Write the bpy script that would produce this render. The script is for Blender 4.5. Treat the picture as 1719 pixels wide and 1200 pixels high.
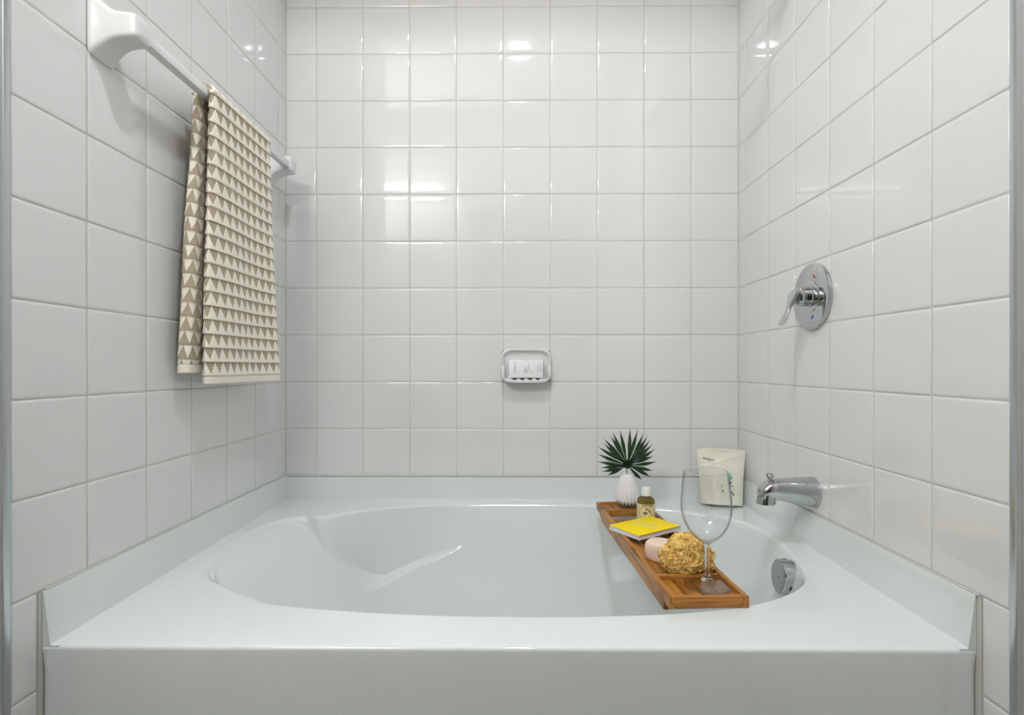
import bpy, bmesh, math, random
from mathutils import Vector, Matrix, noise
from math import sin, cos, pi, radians, sqrt, floor

random.seed(7)
S = bpy.context.scene
for o in list(bpy.data.objects):
    bpy.data.objects.remove(o)
COL = S.collection

# ------------------------------------------------------------------ camera, light, exposure
cam_d = bpy.data.cameras.new('camera')
cam = bpy.data.objects.new('camera', cam_d)
COL.objects.link(cam)
cam.location = (0.01466, -1.78264, 0.36224)
cam.rotation_euler = (radians(90), 0, 0.00809)
cam_d.sensor_width = 36
cam_d.lens = 905.745 * 36 / 1719
cam_d.shift_y = 14.64 / 1719
cam_d.clip_start = 0.02
S.camera = cam

S.view_settings.view_transform = 'Standard'
S.view_settings.look = 'None'
S.view_settings.gamma = 1
S.view_settings.use_curve_mapping = False
S.view_settings.exposure = 0.05

w = bpy.data.worlds.new('world')
S.world = w
w.use_nodes = True
w.node_tree.nodes['Background'].inputs[0].default_value = (0.9, 0.95, 1, 1)
w.node_tree.nodes['Background'].inputs[1].default_value = 0.1

DOWNLIGHT = (0.03, -1.37, 2.22)
DOWN_W = 12.5
VANITY_E = 116.0
HC = 2.26       # ceiling height above the lowest grout line
HF = -0.53      # floor
XL, XR = -0.75, 0.7465
P = 0.155       # tile pitch


def lamp(name, kind, loc, watts, size, color=(1, 1, 1), rot=(0, 0, 0), size_y=None, spread=None):
    d = bpy.data.lights.new(name, kind)
    d.energy = watts
    d.color = color
    if kind == 'AREA':
        d.shape = 'DISK' if size_y is None else 'RECTANGLE'
        d.size = size
        if size_y:
            d.size_y = size_y
        if spread:
            d.spread = spread
    o = bpy.data.objects.new(name, d)
    o.location = loc
    o.rotation_euler = rot
    COL.objects.link(o)
    return o


lamp('downlight_beam', 'AREA', (DOWNLIGHT[0], DOWNLIGHT[1], DOWNLIGHT[2] - 0.004), DOWN_W, 0.11, (0.87, 0.95, 1.0))


# ------------------------------------------------------------------ materials
def mat(name, col=(0.8, 0.8, 0.8), rough=0.5, metal=0.0, **kw):
    m = bpy.data.materials.new(name)
    m.use_nodes = True
    b = m.node_tree.nodes['Principled BSDF']
    b.inputs['Base Color'].default_value = (*col, 1)
    b.inputs['Roughness'].default_value = rough
    b.inputs['Metallic'].default_value = metal
    for k, v in kw.items():
        b.inputs[k].default_value = v
    return m


def nd(m, t, **kw):
    n = m.node_tree.nodes.new(t)
    for k, v in kw.items():
        setattr(n, k, v)
    return n


def bs(m):
    return m.node_tree.nodes['Principled BSDF']


def lk(m, a, b):
    m.node_tree.links.new(a, b)


def noisy(m, c1, c2, scale=5, detail=3, stretch=(1, 1, 1), lo=0.35, hi=0.65, bump=0.0, bscale=None, bdist=0.001):
    tc = nd(m, 'ShaderNodeTexCoord')
    mp = nd(m, 'ShaderNodeMapping')
    mp.inputs['Scale'].default_value = stretch
    nz = nd(m, 'ShaderNodeTexNoise')
    nz.inputs['Scale'].default_value = scale
    nz.inputs['Detail'].default_value = detail
    cr = nd(m, 'ShaderNodeValToRGB')
    cr.color_ramp.elements[0].position = lo
    cr.color_ramp.elements[1].position = hi
    cr.color_ramp.elements[0].color = (*c1, 1)
    cr.color_ramp.elements[1].color = (*c2, 1)
    lk(m, tc.outputs['Object'], mp.inputs[0])
    lk(m, mp.outputs[0], nz.inputs['Vector'])
    lk(m, nz.outputs['Fac'], cr.inputs[0])
    lk(m, cr.outputs[0], bs(m).inputs['Base Color'])
    if bump:
        n2 = nd(m, 'ShaderNodeTexNoise')
        n2.inputs['Scale'].default_value = bscale or scale
        n2.inputs['Detail'].default_value = 3
        lk(m, mp.outputs[0], n2.inputs['Vector'])
        bp = nd(m, 'ShaderNodeBump')
        bp.inputs['Strength'].default_value = bump
        bp.inputs['Distance'].default_value = bdist
        lk(m, n2.outputs['Fac'], bp.inputs['Height'])
        lk(m, bp.outputs[0], bs(m).inputs['Normal'])
    return m


M = {}
M['tile'] = noisy(mat('glazed_tile', (0.8, 0.8, 0.79), 0.035), (0.79, 0.79, 0.788), (0.81, 0.81, 0.81), 2.2, 2,
                  bump=0.03, bscale=5, bdist=0.0008)
bs(M['tile']).inputs['IOR'].default_value = 1.68
M['grout'] = noisy(mat('grout', (0.6, 0.59, 0.55), 0.8), (0.60, 0.59, 0.545), (0.68, 0.67, 0.63), 14)
M['acrylic'] = mat('tub_acrylic', (0.765, 0.812, 0.812), 0.07)
bs(M['acrylic']).inputs['Coat Weight'].default_value = 0.2
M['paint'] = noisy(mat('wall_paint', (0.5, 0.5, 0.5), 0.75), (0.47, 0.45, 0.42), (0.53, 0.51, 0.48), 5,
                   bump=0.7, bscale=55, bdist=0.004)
M['paint_light'] = noisy(mat('pale_wall_paint', (0.7, 0.7, 0.7), 0.75), (0.76, 0.73, 0.69), (0.82, 0.79, 0.75), 5,
                         bump=0.8, bscale=55, bdist=0.004)
M['ceil'] = mat('ceiling_paint', (0.83, 0.83, 0.82), 0.8)
M['floor'] = noisy(mat('floor_vinyl', (0.3, 0.28, 0.26), 0.5), (0.07, 0.065, 0.06), (0.12, 0.11, 0.10), 6)
M['alu'] = mat('brushed_trim', (0.55, 0.58, 0.61), 0.28, 1.0)
M['chrome'] = mat('chrome', (0.54, 0.56, 0.58), 0.05, 1.0)
M['chrome_dark'] = mat('dark_slot', (0.03, 0.03, 0.03), 0.4)
M['porcelain'] = mat('porcelain', (0.80, 0.81, 0.81), 0.12)
M['bar'] = mat('white_bar', (0.82, 0.83, 0.83), 0.15)
M['vase'] = mat('matte_ceramic', (0.84, 0.82, 0.82), 0.45)
M['vase_base'] = noisy(mat('raw_clay', (0.4, 0.33, 0.28), 0.8), (0.14, 0.10, 0.08), (0.25, 0.19, 0.15), 60)
M['leaf'] = noisy(mat('palm_leaf', (0.02, 0.07, 0.02), 0.45), (0.004, 0.021, 0.005), (0.011, 0.048, 0.010), 40)
M['stem'] = mat('leaf_stem', (0.03, 0.05, 0.02), 0.5)
M['oil'] = mat('oil', (0.42, 0.34, 0.03), 0.03, **{'Transmission Weight': 0.35, 'IOR': 1.47})
M['clear'] = mat('clear_plastic', (0.9, 0.9, 0.86), 0.03, **{'Transmission Weight': 1.0, 'IOR': 1.3})
M['label'] = mat('cream_label', (0.80, 0.70, 0.44), 0.5)
M['label_ink'] = mat('label_ink', (0.08, 0.06, 0.05), 0.5)
M['label_ring'] = mat('label_ring', (0.45, 0.34, 0.10), 0.5)
M['cap'] = mat('white_cap', (0.86, 0.87, 0.84), 0.35)
M['yellow'] = mat('yellow_cover', (1.0, 0.74, 0.002), 0.5, **{'Specular IOR Level': 0.2})
M['title'] = mat('pale_title_ink', (0.86, 0.77, 0.30), 0.3)
M['pages'] = noisy(mat('paper_pages', (0.8, 0.8, 0.78), 0.8), (0.66, 0.66, 0.66), (0.84, 0.83, 0.84), 6, 2, (1, 1, 160))
M['spine'] = mat('book_edge', (0.12, 0.10, 0.05), 0.6)
M['soap'] = mat('pink_soap', (0.90, 0.69, 0.56), 0.42, **{'Subsurface Weight': 0.12})
bs(M['soap']).inputs['Subsurface Radius'].default_value = (0.012, 0.007, 0.005)
M['sponge'] = noisy(mat('sea_sponge', (0.75, 0.5, 0.18), 0.9), (0.90, 0.60, 0.185), (0.95, 0.68, 0.25), 60, 5,
                    bump=0.2, bscale=260, bdist=0.0012)
bs(M['sponge']).inputs['Subsurface Weight'].default_value = 0.35
bs(M['sponge']).inputs['Subsurface Radius'].default_value = (0.008, 0.005, 0.002)
M['pouch'] = noisy(mat('kraft_film', (0.82, 0.80, 0.68), 0.38), (0.80, 0.78, 0.65), (0.86, 0.84, 0.73), 9)
M['pouch_in'] = mat('black_ink', (0.03, 0.03, 0.03), 0.5)
M['teal'] = mat('teal_ink', (0.06, 0.45, 0.36), 0.5)
M['box'] = mat('white_carton', (0.84, 0.86, 0.89), 0.4)
M['box_ink'] = mat('grey_ink', (0.12, 0.12, 0.12), 0.5)
M['lime'] = mat('lime_ink', (0.6, 0.62, 0.1), 0.5)
M['red'] = mat('red_mark', (0.65, 0.02, 0.03), 0.4)
M['blue'] = mat('blue_mark', (0.02, 0.05, 0.5), 0.4)
M['caulk'] = mat('caulk', (0.63, 0.62, 0.57), 0.5)
M['darkwood'] = mat('dark_cabinet', (0.05, 0.035, 0.025), 0.4)
M['doorpaint'] = mat('door_paint', (0.10, 0.075, 0.06), 0.4)


def thin_glass(name, tint, edge, refl=0.035):
    m = bpy.data.materials.new(name)
    m.use_nodes = True
    nt = m.node_tree
    nt.nodes.clear()
    out = nd(m, 'ShaderNodeOutputMaterial')
    lw = nd(m, 'ShaderNodeLayerWeight')
    lw.inputs['Blend'].default_value = 0.5
    cr = nd(m, 'ShaderNodeValToRGB')
    cr.color_ramp.elements[0].color = (*tint, 1)
    cr.color_ramp.elements[1].color = (*edge, 1)
    cr.color_ramp.elements[0].position = 0.55
    tr_ = nd(m, 'ShaderNodeBsdfTransparent')
    gl = nd(m, 'ShaderNodeBsdfGlossy')
    gl.inputs['Roughness'].default_value = 0.01
    pw = nd(m, 'ShaderNodeMath', operation='POWER')
    pw.inputs[1].default_value = 5.0
    ml = nd(m, 'ShaderNodeMath', operation='MULTIPLY_ADD')
    ml.inputs[1].default_value = 0.75
    ml.inputs[2].default_value = refl
    lk(m, lw.outputs['Facing'], pw.inputs[0])
    lk(m, pw.outputs[0], ml.inputs[0])
    fr = ml
    mx = nd(m, 'ShaderNodeMixShader')
    lk(m, lw.outputs['Facing'], cr.inputs[0])
    lk(m, cr.outputs[0], tr_.inputs[0])
    lk(m, fr.outputs[0], mx.inputs[0])
    lk(m, tr_.outputs[0], mx.inputs[1])
    lk(m, gl.outputs[0], mx.inputs[2])
    lk(m, mx.outputs[0], out.inputs[0])
    return m


M['glass'] = thin_glass('wine_glass', (0.985, 0.985, 0.99), (0.66, 0.65, 0.72))
M['glass_foot'] = thin_glass('wine_glass_foot', (0.95, 0.94, 0.97), (0.72, 0.68, 0.77), 0.17)
M['glass_solid'] = mat('wine_glass_stem', (0.97, 0.97, 1.0), 0.0, **{'Transmission Weight': 1.0, 'IOR': 1.4})


def emis(name, col, e):
    m = mat(name, (0.9, 0.9, 0.9), 0.4)
    b = bs(m)
    b.inputs['Emission Color'].default_value = (*col, 1)
    b.inputs['Emission Strength'].default_value = e
    return m


M['lens'] = emis('lamp_lens', (1, 0.98, 0.95), 6.0)
M['globe'] = emis('lit_globe', (1.0, 0.98, 0.94), VANITY_E)


def wood(name, axis):
    m = mat(name, (0.5, 0.25, 0.07), 0.38)
    st = {'x': (3, 60, 60), 'y': (60, 3, 60)}[axis]
    tc = nd(m, 'ShaderNodeTexCoord')
    mp = nd(m, 'ShaderNodeMapping')
    mp.inputs['Scale'].default_value = st
    n1 = nd(m, 'ShaderNodeTexNoise')
    n1.inputs['Scale'].default_value = 2.2
    n1.inputs['Detail'].default_value = 4
    n1.inputs['Distortion'].default_value = 0.6
    lk(m, tc.outputs['Object'], mp.inputs[0])
    lk(m, mp.outputs[0], n1.inputs['Vector'])
    cr = nd(m, 'ShaderNodeValToRGB')
    e = cr.color_ramp.elements
    e[0].position = 0.3
    e[0].color = (0.20, 0.065, 0.009, 1)
    e[1].position = 0.7
    e[1].color = (0.56, 0.26, 0.055, 1)
    k = e.new(0.5)
    k.color = (0.41, 0.165, 0.024, 1)
    lk(m, n1.outputs['Fac'], cr.inputs[0])
    n2 = nd(m, 'ShaderNodeTexNoise')       # dark bamboo nodes and burns
    n2.inputs['Scale'].default_value = 11
    n2.inputs['Detail'].default_value = 2
    lk(m, tc.outputs['Object'], n2.inputs['Vector'])
    c2 = nd(m, 'ShaderNodeValToRGB')
    c2.color_ramp.elements[0].position = 0.60
    c2.color_ramp.elements[1].position = 0.70
    c2.color_ramp.elements[0].color = (1, 1, 1, 1)
    c2.color_ramp.elements[1].color = (0.42, 0.32, 0.26, 1)
    lk(m, n2.outputs['Fac'], c2.inputs[0])
    mx = nd(m, 'ShaderNodeMixRGB', blend_type='MULTIPLY')
    mx.inputs[0].default_value = 1
    lk(m, cr.outputs[0], mx.inputs[1])
    lk(m, c2.outputs[0], mx.inputs[2])
    lk(m, mx.outputs[0], bs(m).inputs['Base Color'])
    return m


M['wood_y'] = wood('bamboo_lengthwise', 'y')
M['wood_x'] = wood('bamboo_crosswise', 'x')


# ------------------------------------------------------------------ mesh helpers
def mesh(name, vs, fs, mats, parent=None, smooth=True, sharp=35, fm=None, loc=None):
    me = bpy.data.meshes.new(name)
    me.from_pydata([tuple(v) for v in vs], [], fs)
    for m in (mats if isinstance(mats, (list, tuple)) else [mats]):
        me.materials.append(m)
    if fm:
        me.polygons.foreach_set('material_index', fm)
    me.update()
    bm = bmesh.new()
    bm.from_mesh(me)
    bmesh.ops.recalc_face_normals(bm, faces=bm.faces)
    bm.to_mesh(me)
    bm.free()
    if smooth:
        me.polygons.foreach_set('use_smooth', [True] * len(me.polygons))
        if sharp:
            me.set_sharp_from_angle(angle=radians(sharp))
    o = bpy.data.objects.new(name, me)
    COL.objects.link(o)
    if parent:
        o.parent = parent
    if loc:
        o.location = loc
    return o


def raw(name, vs, fs, mats, parent=None, sharp=35, fm=None):
    """as mesh() but keeps face winding (open sheets)"""
    me = bpy.data.meshes.new(name)
    me.from_pydata([tuple(v) for v in vs], [], fs)
    for m in (mats if isinstance(mats, (list, tuple)) else [mats]):
        me.materials.append(m)
    if fm:
        me.polygons.foreach_set('material_index', fm)
    me.polygons.foreach_set('use_smooth', [True] * len(me.polygons))
    if sharp:
        me.set_sharp_from_angle(angle=radians(sharp))
    me.update()
    o = bpy.data.objects.new(name, me)
    COL.objects.link(o)
    if parent:
        o.parent = parent
    return o


class MB:
    def __init__(s):
        s.v = []
        s.f = []

    def add(s, vs, fs):
        n = len(s.v)
        s.v += [tuple(v) for v in vs]
        s.f += [tuple(i + n for i in f) for f in fs]
        return s

    def box(s, a, b, r=0.0, seg=2, M4=None):
        bm = bmesh.new()
        bmesh.ops.create_cube(bm, size=1)
        for v in bm.verts:
            v.co = Vector([(a[i] + b[i]) / 2 + v.co[i] * (b[i] - a[i]) for i in range(3)])
        if r:
            bmesh.ops.bevel(bm, geom=bm.edges[:], offset=r, segments=seg, affect='EDGES', profile=0.5)
        if M4:
            bm.transform(M4)
        s.bm(bm)
        return s

    def bm(s, bm):
        bm.verts.index_update()
        s.add([v.co.copy() for v in bm.verts], [[v.index for v in f.verts] for f in bm.faces])
        bm.free()

    def lathe(s, prof, n=48, axis='z', c=(0, 0, 0), closed=True, sx=1, sy=1):
        """prof: list of (radius, height)"""
        vs, fs = [], []
        for r, h in prof:
            for k in range(n):
                a = 2 * pi * k / n
                x, y = r * cos(a) * sx, r * sin(a) * sy
                p = {'z': (x, y, h), '-x': (-h, x, y), 'x': (h, x, y), 'y': (x, h, y), '-y': (x, -h, y)}[axis]
                vs.append((p[0] + c[0], p[1] + c[1], p[2] + c[2]))
        for i in range(len(prof) - 1):
            for k in range(n):
                fs.append((i * n + k, i * n + (k + 1) % n, (i + 1) * n + (k + 1) % n, (i + 1) * n + k))
        if closed:
            fs.append(tuple(range(n - 1, -1, -1)))
            m = (len(prof) - 1) * n
            fs.append(tuple(range(m, m + n)))
        s.add(vs, fs)
        return s

    def loft(s, rings, cap=True):
        n = len(rings[0])
        vs = [p for r in rings for p in r]
        fs = []
        for i in range(len(rings) - 1):
            for k in range(n):
                fs.append((i * n + k, i * n + (k + 1) % n, (i + 1) * n + (k + 1) % n, (i + 1) * n + k))
        if cap:
            fs.append(tuple(range(n - 1, -1, -1)))
            m = (len(rings) - 1) * n
            fs.append(tuple(range(m, m + n)))
        s.add(vs, fs)
        return s

    def tube(s, pts, rad, n=12):
        rings = []
        pts = [Vector(p) for p in pts]
        for i, p in enumerate(pts):
            d = (pts[min(i + 1, len(pts) - 1)] - pts[max(i - 1, 0)]).normalized()
            a = d.cross(Vector((0.13, 0.2, 1)) if abs(d.z) < 0.9 else Vector((1, 0.1, 0))).normalized()
            b = d.cross(a)
            r = rad[i] if isinstance(rad, (list, tuple)) else rad
            rings.append([p + a * r * cos(2 * pi * k / n) + b * r * sin(2 * pi * k / n) for k in range(n)])
        return s.loft(rings)

    def build(s, name, m, parent=None, **kw):
        return mesh(name, s.v, s.f, m, parent, **kw)


def superellipse(n, a, b, e):
    out = []
    for k in range(n):
        t = 2 * pi * k / n
        c, q = cos(t), sin(t)
        out.append((a * math.copysign(abs(c) ** (2 / e), c), b * math.copysign(abs(q) ** (2 / e), q)))
    return out


def tag(o, label=None, cat=None, group=None, kind=None):
    if label:
        o['label'] = label
    if cat:
        o['category'] = cat
    if group:
        o['group'] = group
    if kind:
        o['kind'] = kind
    return o


def thing(name, label, cat, loc=(0, 0, 0), rot=(0, 0, 0), group=None):
    o = bpy.data.objects.new(name, None)
    o.empty_display_size = 0.05
    o.location = loc
    o.rotation_euler = rot
    COL.objects.link(o)
    return tag(o, label, cat, group)


def text_mesh(s, size, depth=0.0002, bold=0.0):
    cu = bpy.data.curves.new('t', 'FONT')
    cu.body = s
    cu.size = size
    cu.extrude = depth
    cu.offset = bold
    cu.align_x = 'CENTER'
    cu.align_y = 'CENTER'
    cu.resolution_u = 3
    o = bpy.data.objects.new('t', cu)
    COL.objects.link(o)
    bpy.context.view_layer.update()
    me = bpy.data.meshes.new_from_object(o.evaluated_get(bpy.context.evaluated_depsgraph_get()))
    vs = [v.co.copy() for v in me.vertices]
    fs = [tuple(p.vertices) for p in me.polygons]
    bpy.data.objects.remove(o)
    bpy.data.curves.remove(cu)
    bpy.data.meshes.remove(me)
    return vs, fs


def sst(a, b, x):
    t = min(1, max(0, (x - a) / (b - a)))
    return t * t * (3 - 2 * t)


def catmull(pts, k):
    n = len(pts)
    out = []
    for i in range(n):
        p0, p1, p2, p3 = [pts[(i + j - 1) % n] for j in range(4)]
        for q in range(k):
            t = q / k
            out.append(tuple(0.5 * (2 * b + (c - a) * t + (2 * a - 5 * b + 4 * c - d) * t * t + (3 * b - a - 3 * c + d) * t ** 3)
                             for a, b, c, d in zip(p0, p1, p2, p3)))
    return out


# ------------------------------------------------------------------ tiled walls
def tile_panel(rects, lines_u, lines_v, place, name, label=None):
    """rects: (u0,u1,v0,v1) areas in which tiles lie; lines: grout line positions; place(u,v,out) -> point"""
    vs, fs, fm = [], [], []
    G = 0.0012
    prof = [(0.0, -0.0014), (0.0003, -0.0006), (0.0012, -0.0001), (0.0028, 0.00025), (0.006, 0.0004), (0.016, 0.00045)]
    for (u0, u1, v0, v1) in rects:
        us = [u0] + [l for l in lines_u if u0 + 0.004 < l < u1 - 0.004] + [u1]
        ws = [v0] + [l for l in lines_v if v0 + 0.004 < l < v1 - 0.004] + [v1]
        n = len(vs)
        vs += [place(u0, v0, -0.0009), place(u1, v0, -0.0009), place(u1, v1, -0.0009), place(u0, v1, -0.0009)]
        fs.append((n, n + 1, n + 2, n + 3))
        fm.append(1)
        for i in range(len(us) - 1):
            for j in range(len(ws) - 1):
                a, b, c, d = us[i] + G, us[i + 1] - G, ws[j] + G, ws[j + 1] - G
                if b - a < 0.004 or d - c < 0.004:
                    continue
                tx, ty = random.gauss(0, 0.0016), random.gauss(0, 0.0016)
                off = random.gauss(0, 0.00008)
                cu, cv = (a + b) / 2, (c + d) / 2
                rings = []
                for ins, h in prof:
                    ins = min(ins, (b - a) * 0.45, (d - c) * 0.45)
                    r = max(0.0016, 0.003 - ins * 0.2)
                    r = min(r, (b - a) / 2 - ins - 1e-4, (d - c) / 2 - ins - 1e-4)
                    A, B, Cc, D = a + ins, b - ins, c + ins, d - ins
                    ring = []
                    for (px, py, s0) in ((B - r, D - r, 0), (A + r, D - r, 1), (A + r, Cc + r, 2), (B - r, Cc + r, 3)):
                        for q in range(3):
                            t = (s0 + q / 2) * pi / 2
                            x, y = px + r * cos(t), py + r * sin(t)
                            hh = h + off + (tx * (x - cu) + ty * (y - cv) if h > -0.001 else 0)
                            ring.append(place(x, y, hh))
                    rings.append(ring)
                n = len(vs)
                m = 12
                for ring in rings:
                    vs += ring
                for q in range(len(rings) - 1):
                    for k in range(m):
                        fs.append((n + q * m + k, n + q * m + (k + 1) % m, n + (q + 1) * m + (k + 1) % m, n + (q + 1) * m + k))
                        fm.append(0)
                fs.append(tuple(n + (len(rings) - 1) * m + k for k in range(m)))
                fm.append(0)
    o = raw(name, vs, fs, [M['tile'], M['grout']], fm=fm, sharp=0)
    tag(o, label, kind='structure')
    return o


vlines = [j * P for j in range(-4, 16)]
HEAD = 2.014
tile_panel([(XL, XR, 0, HC)], [-0.64887 + i * P for i in range(0, 9)], vlines,
           lambda u, v, h: (u, -h, v), 'wall_back', 'white square glazed tiles of the alcove back wall above the tub')
YEND = -0.9728
tile_panel([(YEND, 0, 0, HC), (YEND, -0.9265, HF, 0)], [-(0.05221 + k * P) for k in range(0, 7)][::-1], vlines,
           lambda u, v, h: (XL + h, u, v), 'wall_left', 'white square tiles of the alcove wall behind the towel bar')
tile_panel([(-0.9763, 0, 0, HC), (-0.9763, -0.9285, HF, 0)], [-(0.0504 + k * P) for k in range(0, 7)][::-1], vlines,
           lambda u, v, h: (XR - h, u, v), 'wall_right', 'white square tiles of the alcove wall with valve and spout')


def solid(name, a, b, m, label=None, r=0.0):
    o = MB().box(a, b, r).build(name, m, smooth=bool(r))
    return tag(o, label, kind='structure')


solid('trim_1', (XL - 0.010, YEND - 0.0135, HF), (XL + 0.0012, YEND - 0.0002, HC), M['alu'], 'metal edge strip ending the left tiles', 0.002)
solid('trim_2', (XR - 0.0012, -0.9763 - 0.0125, HF), (XR + 0.010, -0.9763 - 0.0002, HC), M['alu'], 'metal edge strip ending the right tiles', 0.002)
WY = -2.14
solid('wall_room_left', (XL - 0.11, -1.42, HF), (XL - 0.0095, YEND - 0.012, HC), M['paint_light'], 'painted textured wall beside the left tile edge')
solid('wall_room_right', (XR + 0.0095, WY, HF), (XR + 0.11, -0.985, HC), M['paint_light'], 'painted textured wall beside the right tile edge')
solid('wall_room_side', (-1.72, WY, HF), (-1.62, -1.42, HC), M['paint'], 'painted side wall of the bathroom')
solid('wall_room_return', (-1.72, -1.42, HF), (XL - 0.11, -1.32, HC), M['paint'], 'painted return wall of the bathroom')
solid('wall_front', (-1.72, WY - 0.1, HF), (XR + 0.11, WY, HC), M['paint'], 'painted wall facing the bathtub')
solid('added_header', (XL - 0.1, -0.985, HEAD), (XR + 0.1, -0.93, HC), M['ceil'], 'unseen header above the tub opening, added to shade the top tiles')  # out of view; added and sized to cast the shadow on the top tiles
solid('ceiling', (-1.72, WY - 0.1, HC), (XR + 0.12, 0.05, HC + 0.08), M['ceil'], 'white painted ceiling')
solid('floor', (-1.72, WY - 0.1, HF - 0.06), (XR + 0.12, 0.05, HF), M['floor'], 'dark bathroom floor')
dr = solid('added_door', (-0.28, WY, HF), (0.55, WY + 0.035, HF + 2.03), M['doorpaint'], 'unseen dark stained door facing the bathtub, added for dark reflections', 0.003)  # unseen door, added so the chrome mirrors something dark and the apron gets less fill
MB().lathe([(0.012, 0), (0.012, 0.03), (0.028, 0.04), (0.03, 0.055), (0.02, 0.068), (0.004, 0.072)], 24, 'y', (0.48, WY + 0.035, 0.42)).build('door_knob', M['chrome'], dr)

for k_, (cx_, cy_) in enumerate(((XL + 0.0009, -0.0009), (XR - 0.0009, -0.0009))):
    tag(MB().lathe([(0.0026, 0), (0.0026, HC)], 12, 'z', (cx_, cy_, 0)).build('trim_%d' % (6 + k_), M['caulk']), ('left', 'right')[k_] + ' corner grout line of the alcove', kind='structure')

# caulk line between tiles and tub
cb = MB()
cb.tube([(XL + 0.0015, -0.916, 0.0005), (XL + 0.0015, -0.0015, 0.0005), (XR - 0.0015, -0.0015, 0.0005), (XR - 0.0015, -0.926, 0.0005)], 0.0022, 8)
tag(cb.build('trim_3', M['caulk']), 'beige caulk line where the tiles meet the tub', kind='structure')


solid('trim_4', (XL - 0.0005, -0.9268, HF), (XL + 0.0012, -0.9080, -0.0005), M['caulk'], 'caulk joint between left tiles and tub apron')
solid('trim_5', (XR - 0.0010, -0.9288, HF), (XR + 0.0005, -0.9080, -0.0005), M['caulk'], 'caulk joint between right tiles and tub apron')


# ------------------------------------------------------------------ bathtub
def deckz(y):
    return -0.0757 + 0.0123 * y


# rim outline and floor outline, point by point: (rim x, rim y, floor x, floor y, rim radius)
RF = [
    (0.662, -0.5, 0.56, -0.45, 0.014),
    (0.676, -0.42, 0.566, -0.41, 0.014),
    (0.679, -0.34, 0.56, -0.36, 0.016),
    (0.655, -0.25, 0.535, -0.31, 0.016),
    (0.605, -0.18, 0.49, -0.265, 0.014),
    (0.5, -0.128, 0.41, -0.228, 0.012),
    (0.36, -0.092, 0.3, -0.205, 0.012),
    (0.2, -0.07, 0.17, -0.193, 0.012),
    (0.01, -0.062, 0.02, -0.19, 0.012),
    (-0.16, -0.071, -0.1488, -0.189, 0.012),
    (-0.3, -0.09, -0.279, -0.208, 0.012),
    (-0.41, -0.122, -0.3813, -0.24, 0.014),
    (-0.5, -0.168, -0.465, -0.286, 0.018),
    (-0.555, -0.212, -0.4639, -0.2531, 0.022),
    (-0.6, -0.208, -0.5079, -0.2469, 0.024),
    (-0.652, -0.232, -0.5575, -0.2647, 0.026),
    (-0.68, -0.3, -0.5824, -0.3217, 0.028),
    (-0.69, -0.385, -0.5904, -0.3936, 0.03),
    (-0.688, -0.48, -0.5882, -0.4737, 0.034),
    (-0.668, -0.575, -0.5703, -0.5537, 0.05),
    (-0.628, -0.645, -0.5338, -0.6116, 0.06),
    (-0.575, -0.685, -0.4844, -0.6427, 0.05),
    (-0.515, -0.725, -0.479, -0.61, 0.035),
    (-0.44, -0.765, -0.4092, -0.65, 0.018),
    (-0.33, -0.787, -0.3069, -0.672, 0.014),
    (-0.17, -0.805, -0.1581, -0.69, 0.014),
    (0.02, -0.812, 0.03, -0.692, 0.014),
    (0.18, -0.808, 0.17, -0.685, 0.014),
    (0.33, -0.793, 0.29, -0.67, 0.014),
    (0.45, -0.764, 0.38, -0.645, 0.014),
    (0.545, -0.718, 0.45, -0.61, 0.014),
    (0.612, -0.658, 0.5, -0.565, 0.014),
    (0.646, -0.585, 0.54, -0.51, 0.014),
]
K = 16
RFs = catmull(RF, K)
N = len(RFs)
DEPTH = 0.375


def fillet_path(pts, rads, seglen_n):
    """2D polyline with rounded corners, sampled with a fixed count per piece"""
    out = []
    cur = Vector(pts[0])
    for i in range(1, len(pts) - 1):
        a, b, c = Vector(pts[i - 1]), Vector(pts[i]), Vector(pts[i + 1])
        d1, d2 = (b - a).normalized(), (c - b).normalized()
        ang = math.acos(max(-1, min(1, d1.dot(d2))))
        t = rads[i - 1] * math.tan(ang / 2)
        s, e = b - d1 * t, b + d2 * t
        nl = seglen_n[2 * (i - 1)]
        for k in range(nl):
            out.append(cur.lerp(s, k / nl))
        na = seglen_n[2 * (i - 1) + 1]
        for k in range(na):
            q = k / na
            out.append(s * (1 - q) ** 2 + b * 2 * q * (1 - q) + e * q * q)
        cur = e
    nl = seglen_n[-1]
    for k in range(nl + 1):
        out.append(cur.lerp(Vector(pts[-1]), k / nl))
    return out


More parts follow.
